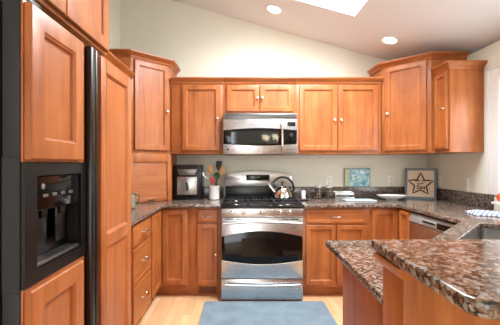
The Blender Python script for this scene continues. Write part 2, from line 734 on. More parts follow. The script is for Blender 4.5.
# window in the right wall: casing, sill, sash, pane
wn = thing('window_1', 'white framed window over the sink counter', 'window', (XR, (WY0 + WY1) / 2, WZ0))
struct(wn)
hy = (WY1 - WY0) / 2
wh = WZ1 - WZ0
cs = MB()
for s in (-1, 1):
    cs.box(-0.016, -0.001, s * hy - (0 if s > 0 else 0.13), s * hy + (0.13 if s > 0 else 0), 0.048, wh + 0.10, 0.004)
    cs.box(-0.024, -0.016, s * hy + (0.105 if s > 0 else -0.13), s * hy + (0.13 if s > 0 else -0.105), 0.048, wh + 0.10, 0.003)
cs.box(-0.016, -0.001, -hy, hy, wh, wh + 0.10, 0.004)
cs.box(-0.024, -0.016, -hy - 0.13, hy + 0.13, wh + 0.08, wh + 0.105, 0.003)
struct(cs.build('window_casing', M['white'], wn))
sl = MB().box(-0.085, 0.15, -hy + 0.002, hy - 0.002, -0.02, 0.0, 0.004)
struct(sl.build('window_sill', M['white'], wn))
sa = MB()
for a, b in ((-hy, -hy + 0.05), (hy - 0.05, hy), (-0.03, 0.03)):
    sa.box(0.10, 0.14, a, b, 0.0, wh)
sa.box(0.10, 0.14, -hy, hy, 0.0, 0.05)
sa.box(0.10, 0.14, -hy, hy, wh - 0.05, wh)
struct(sa.build('window_sash', M['white'], wn))
struct(MB().box(0.118, 0.122, -hy + 0.05, hy - 0.05, 0.05, wh - 0.05).build('window_pane', M['glass'], wn))
struct(MB().box(0.085, 0.10, hy - 0.035, hy - 0.018, 0.45, 0.56, 0.003).build('window_latch', M['nickel'], wn))

# ------------------------------------------------------------------ cabinetry helpers
def door(parent, x0, x1, z0, z1, t=0.023, fw=0.058, name='door', mat='wood', knob=None, splits=None, y=0.0):
    m = MB()
    inner = [(fw - 0.012, -t), (fw - 0.006, -t + 0.005), (fw - 0.004, -t + 0.005), (fw - 0.001, -t + 0.015), (fw + 0.002, -t + 0.015)]
    if not splits:
        m.loops(x0, x1, z0, z1, [(0, y), (0, y - t + 0.006), (0.004, y - t + 0.001), (0.008, y - t)] + [(a, y + b) for a, b in inner])
    else:
        # rail and stile slab with several recessed panels
        zs = [z0 + fw] + [q for s in splits for q in (s - fw / 2, s + fw / 2)] + [z1 - fw]
        m.box(x0, x0 + fw, y - t, y, z0, z1, 0.003)
        m.box(x1 - fw, x1, y - t, y, z0, z1, 0.003)
        m.box(x0 + fw, x1 - fw, y - t, y, z0, z0 + fw)
        m.box(x0 + fw, x1 - fw, y - t, y, z1 - fw, z1)
        for s in splits:
            m.box(x0 + fw, x1 - fw, y - t, y, s - fw / 2, s + fw / 2)
        for a, b in zip(zs[0::2], zs[1::2]):
            m.loops(x0 + fw, x1 - fw, a, b, [(0, y - 0.002), (0, y - t), (0.008, y - t + 0.007), (0.012, y - t + 0.012)])
    d = m.build(name, M[mat], parent)
    if knob:
        add_knob(d, knob[0], y - t, knob[1])
    return d

def drawer(parent, x0, x1, z0, z1, pull=None, t=0.02, fancy=False):
    m = MB()
    if fancy:
        m.loops(x0, x1, z0, z1, [(0, 0), (0, -t + 0.006), (0.004, -t + 0.001), (0.008, -t), (0.03, -t), (0.034, -t + 0.004), (0.04, -t + 0.004)])
    else:
        m.loops(x0, x1, z0, z1, [(0, 0), (0, -t + 0.009), (0.004, -t + 0.004), (0.012, -t + 0.001), (0.018, -t)])
    d = m.build('drawer', M['woodx'], parent)
    if pull:
        add_pull(d, pull[0], -t, pull[1])
    return d

RX90 = Matrix.Rotation(R(90), 4, 'X')   # lathe axis z -> -y
def add_knob(parent, x, y, z, r=0.014):
    k = MB().lathe([(0, 0), (r * 0.75, 0), (r * 0.6, 0.003), (r * 0.38, 0.006), (r * 0.38, 0.012), (r * 0.8, 0.016), (r, 0.021), (r * 0.9, 0.026), (r * 0.5, 0.029), (0, 0.03)], (x, y, z), RX90, 16)
    k.build('knob', M['nickel'], parent)

def add_pull(parent, x, y, z, w=0.10):
    p = MB()
    pts = [(x - w / 2 + w * i / 10, y - 0.012 - 0.018 * math.sin(PI * i / 10), z) for i in range(11)]
    p.tube(pts, [0.004 + 0.0025 * math.sin(PI * i / 10) for i in range(11)], 8)
    for s in (-1, 1):
        p.lathe([(0, 0), (0.009, 0), (0.007, 0.004), (0.0055, 0.014), (0, 0.015)], (x + s * (w / 2 - 0.003), y, z), RX90, 12)
        p.lathe([(0, -0.008), (0.005, -0.005), (0.0065, 0), (0.005, 0.005), (0, 0.008)], (x + s * (w / 2 - 0.002), y - 0.012, z), None, 10)
    p.build('handle', M['nickel'], parent)

CROWN = [(-0.012, 0.0), (0.006, 0.0), (0.010, 0.006), (0.012, 0.016), (0.022, 0.026), (0.034, 0.036), (0.040, 0.044), (0.046, 0.048), (0.046, 0.060), (-0.012, 0.060)]
def crown(parent, path, z, h=0.06):
    return MB().sweep(path, [(o, z + c * h / 0.06) for o, c in CROWN]).build('crown_moulding', M['woodx'], parent)

UZ = 1.374       # underside of the wall cabinets
FY = 3.32        # face of the wall cabinets on the back wall
CT = 0.89        # worktop height

# ------------------------------------------------------------------ wall cabinets on the back wall
def wall_cabinet(label, x0, x1, z0, z1, doors, group=None):
    t = thing('wall_cabinet', label, 'cabinet', (x0, FY, z0))
    W = x1 - x0
    MB().box(0, W, 0, YB - FY - 0.003, 0, z1 - z0 - 0.002, 0.002).build('body', M['wood'], t)
    for a, b, za, zb, kx, kz in doors:
        door(t, a - x0, b - x0, za - z0, zb - z0, knob=(kx - x0, kz - z0))
    return t

t = wall_cabinet('single-door honey wood wall cabinet above the black air fryer, left of the microwave', -0.7145, -0.1765, UZ, 2.105,
                 [(-0.597, -0.203, 1.408, 2.085, -0.236, 1.735)])
crown(t, [(0.0, -0.001), (0.538, -0.001)], 2.10 - UZ)
t = wall_cabinet('short two-door honey wood cabinet directly above the microwave', -0.1745, 0.5815, 1.785, 2.105,
                 [(-0.140, 0.199, 1.812, 2.085, 0.177, 1.945), (0.207, 0.549, 1.812, 2.085, 0.229, 1.945)])
crown(t, [(0.0, -0.001), (0.756, -0.001)], 2.10 - 1.785)
t = wall_cabinet('wide two-door honey wood wall cabinet right of the microwave', 0.5835, 1.466, UZ, 2.105,
                 [(0.615, 1.002, 1.408, 2.085, 0.972, 1.72), (1.012, 1.425, 1.408, 2.085, 1.042, 1.72)])
crown(t, [(0.0, -0.001), (0.8825, -0.001)], 2.10 - UZ)

# ------------------------------------------------------------------ corner wall cabinets
CZ = 2.262
# left corner
la, lb = (-1.032, 3.02), (-0.722, 3.33)
CZL = 2.285
dl = math.hypot(lb[0] - la[0], lb[1] - la[1])
loc = (la[0], la[1], UZ + 0.001)
t = thing('corner_wall_cabinet', 'tall diagonal corner wall cabinet in the left corner, over the roll-door compartment', 'cabinet', loc, 45)
foot = [la, lb, (lb[0], YB - 0.003), (XL + 0.003, YB - 0.003), (XL + 0.003, la[1])]
MB().prism(local(foot, loc, 45), 0, CZL - UZ, 0.002).build('body', M['wood'], t)
door(t, 0.032, dl - 0.034, 0.03, CZL - UZ - 0.02, knob=(dl - 0.062, 1.80 - UZ))
crown(t, local([(XL + 0.06, la[1]), la, lb, (lb[0], YB - 0.01)], loc, 45), CZL - UZ - 0.004, 0.06)
# roll-door compartment beneath it
loc = (la[0], la[1], CT + 0.001)
t = thing('appliance_garage', 'diagonal countertop compartment with roll-up slatted wooden door in the left corner', 'cabinet', loc, 45)
gh = UZ - CT - 0.002
d45 = 0.03 / math.sqrt(2)
la2, lb2 = (la[0] - d45, la[1] + d45), (lb[0] - d45, lb[1] + d45)
MB().prism(local([(la2[0], la2[1]), (lb2[0], lb2[1]), (lb[0], lb[1] + 0.035), (lb[0], YB - 0.003), (XL + 0.003, YB - 0.003), (XL + 0.003, la[1]), (la[0] - 0.035, la[1])], loc, 45), 0, gh).build('body', M['wood'], t)
f = MB()
f.box(0, 0.032, 0, 0.029, 0, gh, 0.002)
f.box(dl - 0.038, dl, 0, 0.029, 0, gh, 0.002)
f.box(0.032, dl - 0.038, 0, 0.029, gh - 0.085, gh, 0.002)
f.build('face_frame', M['wood'], t)
tb = MB()
nsl = 17
for i in range(nsl):
    a = 0.045 + i * (gh - 0.13) / nsl
    tb.box(0.034, dl - 0.040, 0.012, 0.027, a, a + (gh - 0.13) / nsl - 0.0003, 0.0006, 1)
tb.box(0.034, dl - 0.040, 0.006, 0.027, 0.002, 0.045, 0.003)
rd = tb.build('roll_door', M['woodx'], t)
h = MB().box(dl / 2 - 0.035, dl / 2 + 0.035, -0.006, 0.006, 0.018, 0.028, 0.003)
hh = h.build('handle', M['ink'], rd)
hh['label'] = 'small dark finger pull'
# right corner
ra, rb = (1.475, 3.325), (1.795, 3.005)
dr = math.hypot(rb[0] - ra[0], rb[1] - ra[1])
loc = (ra[0], ra[1], UZ)
t = thing('corner_wall_cabinet', 'tall diagonal corner wall cabinet in the right corner, crown reaching the ceiling', 'cabinet', loc, -45)
foot = [ra, rb, (XR - 0.003, rb[1]), (XR - 0.003, YB - 0.003), (ra[0], YB - 0.003)]
MB().prism(local(foot, loc, -45), 0, CZ - UZ, 0.002).build('body', M['wood'], t)
door(t, 0.034, dr - 0.034, 0.03, CZ - UZ - 0.008, knob=(0.066, 1.78 - UZ))
crown(t, local([(ra[0], YB - 0.05), ra, rb, (XR - 0.006, rb[1])], loc, -45), CZ - UZ - 0.006, 0.056)
# right wall cabinet
loc = (1.83, 3.003, UZ)
t = thing('wall_cabinet', 'narrow wall cabinet on the right wall beside the window, its plain side facing out', 'cabinet', loc, -90)
MB().box(0, 0.213, 0, XR - 1.83 - 0.003, 0, 2.105 - UZ, 0.002).build('body', M['wood'], t)
door(t, 0.012, 0.196, 0.03, 2.085 - UZ, fw=0.045, knob=(0.16, 1.76 - UZ))
crown(t, local([(1.83, 3.002), (1.83, 2.79), (XR - 0.004, 2.79)], loc, -90), 2.10 - UZ)
# left wall cabinet between refrigerator and corner
loc = (-1.032, 1.86, UZ)
t = thing('wall_cabinet', 'left wall cabinet half hidden behind the refrigerator, only its crown showing', 'cabinet', loc, 90)
MB().box(0, 1.155, 0, 0.327, 0, 2.06 - UZ, 0.002).build('body', M['wood'], t)
for k in range(3):
    door(t, 0.03 + k * 0.37, 0.38 + k * 0.37, 0.03, 2.03 - UZ, knob=(0.34 + k * 0.37, 0.1))
crown(t, [(0.0, -0.001), (1.150, -0.001)], 2.055 - UZ, 0.065)

# ------------------------------------------------------------------ cabinet over the refrigerator
loc = (-0.755, 0.88, 1.882)
t = thing('over_refrigerator_cabinet', 'two-door honey wood cabinet above the refrigerator at the top left', 'cabinet', loc, 90)
MB().box(0, 0.93, 0, 0.58, 0, 0.50, 0.002).build('body', M['wood'], t)
door(t, 0.02, 0.472, 0.015, 0.485, fw=0.07)
door(t, 0.478, 0.915, 0.015, 0.485, fw=0.07)

# ------------------------------------------------------------------ refrigerator (faces +x; local x runs along the room)
loc = (-0.62, 0.90, 0.0)
fr = thing('refrigerator', 'black side-by-side refrigerator with wooden door panels and ice dispenser', 'refrigerator', loc, 90)
MB().box(0.0, 0.91, 0.056, 0.70, 0.02, 1.735, 0.004).build('body', M['black_matte'], fr)
MB().box(0.01, 0.90, 0.02, 0.056, 0.02, 0.105, 0.003).build('kick_grille', M['black_matte'], fr)
ft = 1.745
# freezer door
fd = MB()
fd.box(0.0, 0.40, 0.0, 0.05, 0.11, 0.905, 0.003)
fd.box(0.0, 0.40, 0.0, 0.05, 1.29, ft, 0.003)
fd.box(0.0, 0.05, 0.0, 0.05, 0.905, 1.29)
fd.box(0.335, 0.40, 0.0, 0.05, 0.905, 1.29)
fd = fd.build('freezer_door', M['charcoal'], fr)
def board(parent, x0, x1, z0, z1, name='wood_panel', splits=None, ov=0.007, xa=None, x2=None, fw=0.072):
    b = MB().box(x0, x1, -0.006, 0.0, z0, z1, 0.001).build(name, M['wood'], parent)
    door(b, xa or x0 + ov, x2 or x1 - ov, z0 + ov, z1 - ov, t=0.022, fw=fw, name='raised_panel', y=-0.006, splits=splits)
    return b
board(fd, 0.004, 0.364, 1.276, ft - 0.006, x2=0.317)
board(fd, 0.004, 0.364, 0.115, 0.912, x2=0.317)
# dispenser set in the freezer door
dp = MB()
dpp = [(0.004, 0.914), (0.364, 0.914), (0.364, 1.274), (0.004, 1.274)]
dpi = [(0.06, 0.955), (0.325, 0.955), (0.325, 1.235), (0.06, 1.235)]
for i in range(4):
    j = (i + 1) % 4
    dp.plate_xz([dpp[i], dpp[j], dpi[j], dpi[i]], -0.012, 0.0)
bmesh.ops.remove_doubles(dp.bm, verts=dp.bm.verts[:], dist=1e-5)
dp.box(0.05, 0.335, 0.048, 0.052, 0.905, 1.29)
dsp = dp.build('ice_dispenser', M['black'], fd)
MB().box(0.062, 0.323, -0.004, 0.048, 1.125, 1.233, 0.004).build('control_panel', M['black_glass'], dsp)
MB().box(0.062, 0.323, -0.006, 0.046, 0.957, 0.968, 0.002).build('drip_tray', M['steel_dark'], dsp)
pd = MB()
for cx in (0.135, 0.245):
    pd.box(cx - 0.03, cx + 0.03, 0.022, 0.032, 1.0, 1.12, 0.004)
    pd.lathe([(0, 0), (0.012, 0), (0.016, 0.03), (0, 0.03)], (cx, 0.02, 1.096), None, 12)
pd.build('paddle', M['black'], dsp)
for i in range(4):
    MB().box(0.10 + i * 0.05, 0.125 + i * 0.05, -0.007, -0.003, 1.165, 1.175, 0.001).build('button', M['steel_dark'], dsp)
bd = MB().lathe([(0, 0), (0.009, 0), (0.009, 0.002), (0, 0.002)], (0.10, -0.004, 1.20), RX90, 16).build('round_badge', M['steel'], dsp)
# refrigerator door
rd = MB().box(0.404, 0.91, 0.0, 0.05, 0.11, ft, 0.003).build('refrigerator_door', M['charcoal'], fr)
board(rd, 0.44, 0.904, 0.115, ft - 0.006, splits=[0.927], xa=0.467, x2=0.845, fw=0.056)
for par, a, b in ((fd, 0.366, 0.400), (rd, 0.405, 0.428)):
    hd = MB()
    hd.plate_xz([(a, 0.12), (b, 0.12), (b, ft - 0.012), (a, ft - 0.005)], -0.034, 0.0, 0.008)
    hd.build('handle', M['black'], par)
hg = MB().box(0.03, 0.10, 0.0, 0.06, ft, ft + 0.018, 0.004).build('hinge_cover', M['black_matte'], fr)
MB().box(0.045, 0.065, -0.004, 0.02, ft + 0.0185, ft + 0.024, 0.001).build('hinge_pin', M['ceramic'], fr)

# ------------------------------------------------------------------ base cabinets
BY = 3.05
def base_body(t, W, depth, h=0.855, toe=0.10, tset=0.06):
    MB().box(0, W, 0, depth, toe, h, 0.001).build('body', M['wood'], t)
    MB().box(0, W, tset, depth, 0.0, toe - 0.001).build('toe_kick', M['woodx'], t)
# left run: drawers
loc = (-0.76, 1.86, 0)
t = thing('drawer_base_cabinet', 'three-drawer base cabinet in the left run beside the refrigerator', 'cabinet', loc, 90)
base_body(t, 0.828, 0.575)
for za, zb in ((0.675, 0.835), (0.405, 0.665), (0.115, 0.395)):
    drawer(t, 0.375, 0.808, za, zb, pull=(0.62, (za + zb) / 2), fancy=(zb < 0.7))
# left corner base with two hinged leaves
loc = (-0.76, 3.05, 0)
t = thing('corner_base_cabinet', 'corner base cabinet under the left worktop with two door leaves at right angles', 'cabinet', loc, 0)
MB().prism([(-0.575, -0.36), (0.0, -0.36), (0.0, 0.0), (0.272, 0.0), (0.272, 0.595), (-0.575, 0.595)], 0.10, 0.855).build('body', M['wood'], t)
MB().prism([(-0.575, -0.36), (-0.06, -0.36), (-0.06, 0.06), (0.272, 0.06), (0.272, 0.595), (-0.575, 0.595)], 0.0, 0.099).build('toe_kick', M['woodx'], t)
door(t, 0.022, 0.262, 0.125, 0.84)
d = door(t, 0, 0.30, 0.125, 0.84, fw=0.05)
d.rotation_euler = (0, 0, R(90))
d.location = (0.0, -0.34, 0)
# drawer + door cabinet left of range
loc = (-0.486, BY, 0)
t = thing('base_cabinet', 'narrow base cabinet with one drawer over one door, just left of the range', 'cabinet', loc, 0)
base_body(t, 0.303, 0.595)
drawer(t, 0.083, 0.275, 0.715, 0.838, pull=(0.179, 0.777), fancy=True)
door(t, 0.083, 0.275, 0.125, 0.70, fw=0.05, knob=(0.255, 0.42))
v = thing('toe_kick_vent', 'brown slotted air vent in the toe kick left of the range', 'vent', (-0.31, 3.1085, 0.012))
MB().box(-0.10, 0.10, -0.012, -0.0, 0.0, 0.082, 0.002).build('frame', M['woodx'], v)
vs_ = MB()
for i in range(6):
    vs_.box(-0.085, 0.085, -0.0145, -0.0122, 0.010 + i * 0.011, 0.016 + i * 0.011)
vs_.build('slats', M['rope'], v)
# base right of range
loc = (0.590, BY, 0)
t = thing('base_cabinet', 'base cabinet with one wide drawer over two doors, just right of the range', 'cabinet', loc, 0)
base_body(t, 0.645, 0.595)
drawer(t, 0.035, 0.605, 0.705, 0.838, pull=(0.32, 0.772), fancy=True)
door(t, 0.035, 0.315, 0.125, 0.69, fw=0.05)
door(t, 0.325, 0.605, 0.125, 0.69, fw=0.05)
# right corner base
loc = (1.52, BY, 0)
t = thing('corner_base_cabinet', 'corner base cabinet beside the dishwasher with two door leaves at right angles', 'cabinet', loc, 0)
MB().prism([(-0.283, 0), (0, 0), (0, -0.215), (0.605, -0.215), (0.605, 0.595), (-0.283, 0.595)], 0.10, 0.855).build('body', M['wood'], t)
MB().prism([(-0.283, 0.06), (0.06, 0.06), (0.06, -0.215), (0.605, -0.215), (0.605, 0.595), (-0.283, 0.595)], 0.0, 0.099).build('toe_kick', M['woodx'], t)
door(t, -0.27, -0.022, 0.125, 0.84, fw=0.055)
d = door(t, 0, 0.185, 0.125, 0.84, fw=0.045)
d.rotation_euler = (0, 0, R(-90))
d.location = (0.0, -0.024, 0)

# ------------------------------------------------------------------ dishwasher
loc = (1.52, 2.832, 0)
t = thing('dishwasher', 'stainless dishwasher with pocket handle beneath the right worktop', 'dishwasher', loc, -90)
MB().box(0.002, 0.596, 0.0, 0.55, 0.08, 0.85, 0.002).build('body', M['black_matte'], t)
MB().box(0.002, 0.596, 0.05, 0.5, 0.0, 0.078).build('toe_kick', M['black_matte'], t)
dd = MB().box(0.006, 0.592, -0.028, -0.001, 0.11, 0.765, 0.004).build('door', M['steel'], t)
cpm = MB().box(0.006, 0.592, -0.030, -0.001, 0.770, 0.842, 0.003)
for v in cpm.bm.verts:
    if v.co.y < -0.02:
        v.co.y += (v.co.z - 0.770) / 0.072 * 0.02
cp = cpm.build('control_panel', M['silver'], t)
MB().box(0.215, 0.395, -0.0315, -0.012, 0.776, 0.815, 0.004).build('handle', M['silver'], cp)
MB().box(0.405, 0.56, -0.0295, -0.012, 0.776, 0.822, 0.002).build('display', M['black_glass'], cp)
MB().box(0.222, 0.388, -0.0330, -0.0317, 0.798, 0.813, 0.002).build('pocket', M['black_matte'], cp)

# ------------------------------------------------------------------ peninsula: base, half wall, bar
t = thing('peninsula_cabinet', 'peninsula base cabinet with plain wooden end panel under the low worktop', 'cabinet', (0.50, 0.94, 0))
MB().box(0, 0.02, 0, 0.62, 0, 0.858, 0.002).build('end_panel', M['wood'], t)
MB().box(0.02, 0.47, 0.60, 0.62, 0.10, 0.858).build('front_panel', M['wood'], t)
MB().prism(local([(0.972, 1.56), (1.51, 2.098), (1.525, 2.083), (0.99, 1.54)], (0.50, 0.94), 0), 0.10, 0.858).build('sink_front', M['wood'], t)
MB().box(0.02, 1.6, 0.0, 0.018, 0.0, 0.858).build('back_panel', M['wood'], t)
MB().box(0.02, 0.50, 0.52, 0.54, 0, 0.098).build('toe_kick', M['woodx'], t)

t = thing('bar_half_wall', 'wood-clad half wall with end post and moulding carrying the raised bar', 'half wall', (0.408, 0.797, 0))
MB().box(0.0, 0.032, 0.0, 0.118, 0, 1.018, 0.002).build('end_post', M['wood'], t)
MB().box(0.0325, 1.71, 0.022, 0.118, 0, 1.018).build('wall_panel', M['wood'], t)
MB().sweep([(1.70, -0.001), (-0.001, -0.001), (-0.001, 0.118)][::-1], [(-0.0, 0.984), (0.006, 0.984), (0.010, 0.990), (0.014, 0.996), (0.024, 1.004), (0.027, 1.010), (0.027, 1.018), (-0.0, 1.018)]).build('moulding', M['woodx'], t)

# ------------------------------------------------------------------ worktops
ST = 0.03
lt = slab('countertop', round_poly([(-0.715, 1.86), (-0.715, 3.0), (-0.184, 3.0), (-0.184, YB - 0.002), (XL + 0.002, YB - 0.002), (XL + 0.002, 1.86)], [0, 0.03, 0, 0, 0, 0]), [], CT - ST, CT, 0.005, M['granite'])
tag(lt, 'L-shaped brown granite worktop in the left corner, from refrigerator to range', 'countertop')
b = MB().box(lb[0] + 0.004, -0.184, YB - 0.022, YB - 0.002, CT + 0.0005, 1.012, 0.003).build('backsplash', M['granite_dark'], lt)
sA = Vector((1.56, 2.075))
su = Vector((-0.7071, -0.7071))
sv = Vector((0.7071, -0.7071))
SL, SWD = 0.76, 0.42
ring = [tuple(sA), tuple(sA + su * SL), tuple(sA + su * SL + sv * SWD), tuple(sA + sv * SWD)]
hole = round_poly(ring, 0.03)
rt = slab('countertop', round_poly([(0.592, 3.0), (1.49, 3.0), (1.49, 2.15), (0.945, 1.60), (0.426, 1.60), (0.412, 0.925), (XR - 0.002, 0.925), (XR - 0.002, YB - 0.002), (0.592, YB - 0.002)],
                               [0, 0.03, 0.02, 0.03, 0.012, 0.012, 0, 0, 0]), [hole], CT - ST, CT, 0.005, M['granite'])
tag(rt, 'long brown granite worktop with the sink, running from range to low peninsula end', 'countertop')
MB().box(0.560, XR - 0.023, YB - 0.022, YB - 0.002, CT + 0.0005, 1.012, 0.003).build('backsplash', M['granite_dark'], rt)
MB().box(XR - 0.022, XR - 0.002, 2.68, YB - 0.0025, CT + 0.0005, 1.012, 0.003).build('backsplash', M['granite_dark'], rt)
# sink
t = thing('kitchen_sink', 'stainless undermount corner sink set diagonally in the granite worktop', 'sink', (sA.x, sA.y, CT - ST - 0.2), 0)
def inset(r, k):
    c = sum((Vector(p) for p in r), Vector((0, 0))) / 4
    return [tuple(Vector(p) + (Vector(p) - c).normalized() * k) for p in r]
rings = [(inset(ring, 0.035), 0.199), (inset(ring, -0.004), 0.199), (inset(ring, -0.012), 0.06), (inset(ring, -0.04), 0.008)]
bs = MB()
tmp = bmesh.new()
rs = []
for r, z in rings:
    q = round_poly(r, 0.035)
    rs.append([tmp.verts.new((p[0] - sA.x, p[1] - sA.y, z)) for p in q])
for a, b_ in zip(rs, rs[1:]):
    for i in range(len(a)):
        j = (i + 1) % len(a)
        tmp.faces.new((a[i], a[j], b_[j], b_[i]))
tmp.faces.new(rs[-1])
bmesh.ops.recalc_face_normals(tmp, faces=tmp.faces[:])
bs.merge(tmp)
basin = bs.build('basin', M['steel_dark'], t)
sol = basin.modifiers.new('thickness', 'SOLIDIFY')
sol.thickness = 0.002
cc = sA + su * SL / 2 + sv * SWD / 2 - sA
MB().lathe([(0, 0), (0.04, 0), (0.042, 0.003), (0.03, 0.003), (0.02, 0.001), (0, 0.001)], (cc.x, cc.y, 0.009), None, 24).build('drain', M['chrome'], t)
# raised bar
bt = slab('bar_top', round_poly([(0.384, 0.940), (0.373, 0.505), (XR - 0.002, 0.505), (XR - 0.002, 0.940)], [0.008, 0.045, 0, 0], 10), [], 1.0205, 1.05, 0.007, M['granite'])
tag(bt, 'raised brown granite bar top with rounded corner in the right foreground', 'bar top')

# ------------------------------------------------------------------ range
RX, RY, RW = 0.2035, 2.97, 0.758
rg = thing('gas_range', 'stainless gas range with black cooktop and arched oven window', 'range', (RX, RY, 0))
hw = RW / 2
MB().box(-hw, hw, 0.0, 0.62, 0.03, 0.862, 0.003).build('body', M['steel_dark'], rg)
MB().box(-hw + 0.02, hw - 0.02, 0.03, 0.6, 0.0, 0.03).build('base', M['black_matte'], rg)
# cooktop with raised rim
ct = MB()
ct.box(-hw - 0.004, hw + 0.004, -0.028, 0.60, 0.8625, 0.882, 0.006)
ctop = ct.build('cooktop', M['black'], rg)
burn = [(-0.25, 0.12, 0.045), (-0.25, 0.43, 0.036), (0.25, 0.12, 0.05), (0.25, 0.43, 0.036), (0.0, 0.28, 0.045)]
for bx, by, br in burn:
    q = MB()
    q.lathe([(0, 0), (br + 0.012, 0), (br + 0.008, 0.008), (br, 0.009), (0, 0.009)], (bx, by, 0.8825), None, 24)
    bb = q.build('burner', M['steel_dark'], ctop)
    MB().lathe([(0, 0), (br, 0), (br, 0.005), (br - 0.006, 0.009), (0, 0.009)], (bx, by, 0.892), None, 24).build('burner_cap', M['iron'], bb)
for gx in (-0.25, 0.0, 0.25):
    g = MB()
    w2 = 0.119
    zt = 0.915
    for sx in (-1, 1):
        g.box(gx + sx * w2 - 0.006, gx + sx * w2 + 0.006, 0.012, 0.545, zt - 0.014, zt, 0.003)
    for yy in (0.018, 0.28, 0.539):
        g.box(gx - w2, gx + w2, yy - 0.006, yy + 0.006, zt - 0.014, zt, 0.003)
    for yy in ((0.12, 0.43) if gx else (0.28,)):
        for k in range(4 if gx else 8):
            a = PI / 4 + k * PI / 2 if gx else k * PI / 4
            c, s = math.cos(a), math.sin(a)
            g.tube([(gx + c * 0.03, yy + s * 0.03, zt - 0.004), (gx + c * 0.125 * (1 if gx else 0.9), yy + s * 0.125 * (1 if gx else 0.9), zt - 0.008)], 0.006, 6)
    for sx in (-1, 1):
        for yy in (0.018, 0.539):
            g.box(gx + sx * w2 - 0.007, gx + sx * w2 + 0.007, yy - 0.007, yy + 0.007, 0.8825, zt - 0.01, 0.002)
    g.build('grate', M['iron'], ctop)
# backguard: dark riser and silver arched panel
MB().box(-hw + 0.01, hw - 0.01, 0.615, 0.65, 0.8625, 1.02, 0.003).build('riser', M['black'], rg)
def arch(x0, x1, zs, zc, n=20, rc=0.03):
    return [(x0 + (x1 - x0) * i / n, zs + (zc - zs) * math.sin(PI * i / n) ** 0.6) for i in range(n + 1)]
pts = [(-hw + 0.004, 1.02), (hw - 0.004, 1.02)] + [(x, z) for x, z in reversed(arch(-hw + 0.004, hw - 0.004, 1.135, 1.195))]
bgd = MB().plate_xz(pts, 0.590, 0.655, 0.006).build('backguard', M['steel'], rg)
MB().box(-0.135, 0.125, 0.583, 0.5895, 1.085, 1.150, 0.003).build('clock_display', M['black_glass'], bgd)
bt_ = MB()
for i in range(6):
    bt_.box(-0.12 + i * 0.016, -0.11 + i * 0.016, 0.5815, 0.583, 1.095, 1.100)
    bt_.box(0.035 + i * 0.014, 0.044 + i * 0.014, 0.5815, 0.583, 1.095, 1.100)
bt_.box(-0.025, 0.02, 0.5815, 0.583, 1.115, 1.13)
bt_.build('buttons', M['green'], bgd)
# knob panel
kp = MB()
kp.box(-hw, hw, -0.022, -0.001, 0.782, 0.860, 0.005)
kpl = kp.build('control_panel', M['steel'], rg)
for px in (-0.27, -0.173, 0.0, 0.169, 0.257):
    k = MB().lathe([(0, 0), (0.023, 0), (0.023, 0.004), (0.019, 0.008), (0.017, 0.026), (0.013, 0.03), (0, 0.03)], (px, -0.0225, 0.823), RX90, 20)
    k.box(px - 0.0045, px + 0.0045, -0.060, -0.05, 0.807, 0.839, 0.003)
    k.build('knob', M['nickel'], kpl)
# oven door
od = MB().box(-hw + 0.003, hw - 0.003, -0.024, -0.001, 0.215, 0.776, 0.005).build('oven_door', M['steel'], rg)
n = 24
top = [(-hw + 0.007 + (RW - 0.014) * i / n, 0.603 + 0.05 * math.sin(PI * i / n)) for i in range(n + 1)]
bot = [(-hw + 0.007 + (RW - 0.014) * i / n, 0.385 - 0.037 * math.sin(PI * i / n)) for i in range(n + 1)]
ow = MB().plate_xz(top + bot[::-1], -0.029, -0.0245, 0.0015).build('oven_window', M['black_glass'], od)
ow['label'] = 'black glass with curved edges'
ip = MB().box(-0.19, 0.19, -0.0296, -0.0292, 0.42, 0.585).build('inner_pane', M['black_glass'], ow)
tr = MB().tube([(x, -0.029, z - 0.004) for x, z in bot], 0.0055, 8).build('trim_bar', M['chrome'], od)
def bar_handle(parent, x0, x1, y, z, sag, r, standoff, mat):
    h = MB()
    pts = [(x0 + (x1 - x0) * i / 16, y - standoff, z + sag * math.sin(PI * i / 16)) for i in range(17)]
    h.tube(pts, r, 12)
    for x in (x0 + 0.012, x1 - 0.012):
        h.tube([(x, y + 0.001, z), (x, y - standoff, z)], r * 0.95, 10)
    return h.build('handle', mat, parent)
bar_handle(od, -hw + 0.02, hw - 0.02, -0.025, 0.728, 0.016, 0.012, 0.045, M['steel'])
for a, b in ((-0.34, -0.26), (-0.245, -0.185), (0.185, 0.245), (0.26, 0.34)):
    MB().box(a, b, -0.0247, -0.0235, 0.757, 0.766).build('door_vent', M['black'], od)
# drawer
dw = MB().box(-hw + 0.003, hw - 0.003, -0.024, -0.001, 0.018, 0.208, 0.005).build('warming_drawer', M['steel'], rg)
bar_handle(dw, -hw + 0.035, hw - 0.035, -0.025, 0.172, -0.010, 0.010, 0.04, M['steel'])

# ------------------------------------------------------------------ microwave
mw = thing('microwave_oven', 'stainless over-range microwave with dark arched window', 'microwave', (0.203, 3.235, 1.366))
mh = 0.412
mw2 = 0.372
MB().box(-mw2, mw2, 0.0, 0.41, 0.0, mh, 0.003).build('body', M['steel_dark'], mw)
vg = MB().box(-mw2, mw2, -0.022, -0.001, mh - 0.055, mh, 0.003).build('vent_grille', M['steel_dark'], mw)
vv = MB()
for i in range(5):
    vv.box(-mw2 + 0.02, mw2 - 0.02, -0.0235, -0.0215, mh - 0.046 + i * 0.008, mh - 0.043 + i * 0.008)
vv.build('slats', M['charcoal'], vg)
dr_ = MB().box(-mw2, mw2, -0.026, -0.001, 0.004, mh - 0.058, 0.004).build('door', M['steel'], mw)
n = 20
top = [(-mw2 + 0.004 + (2 * mw2 - 0.008) * i / n, 0.243 + 0.022 * math.sin(PI * i / n)) for i in range(n + 1)]
bot = [(-mw2 + 0.004 + (2 * mw2 - 0.008) * i / n, 0.105 - 0.018 * math.sin(PI * i / n)) for i in range(n + 1)]
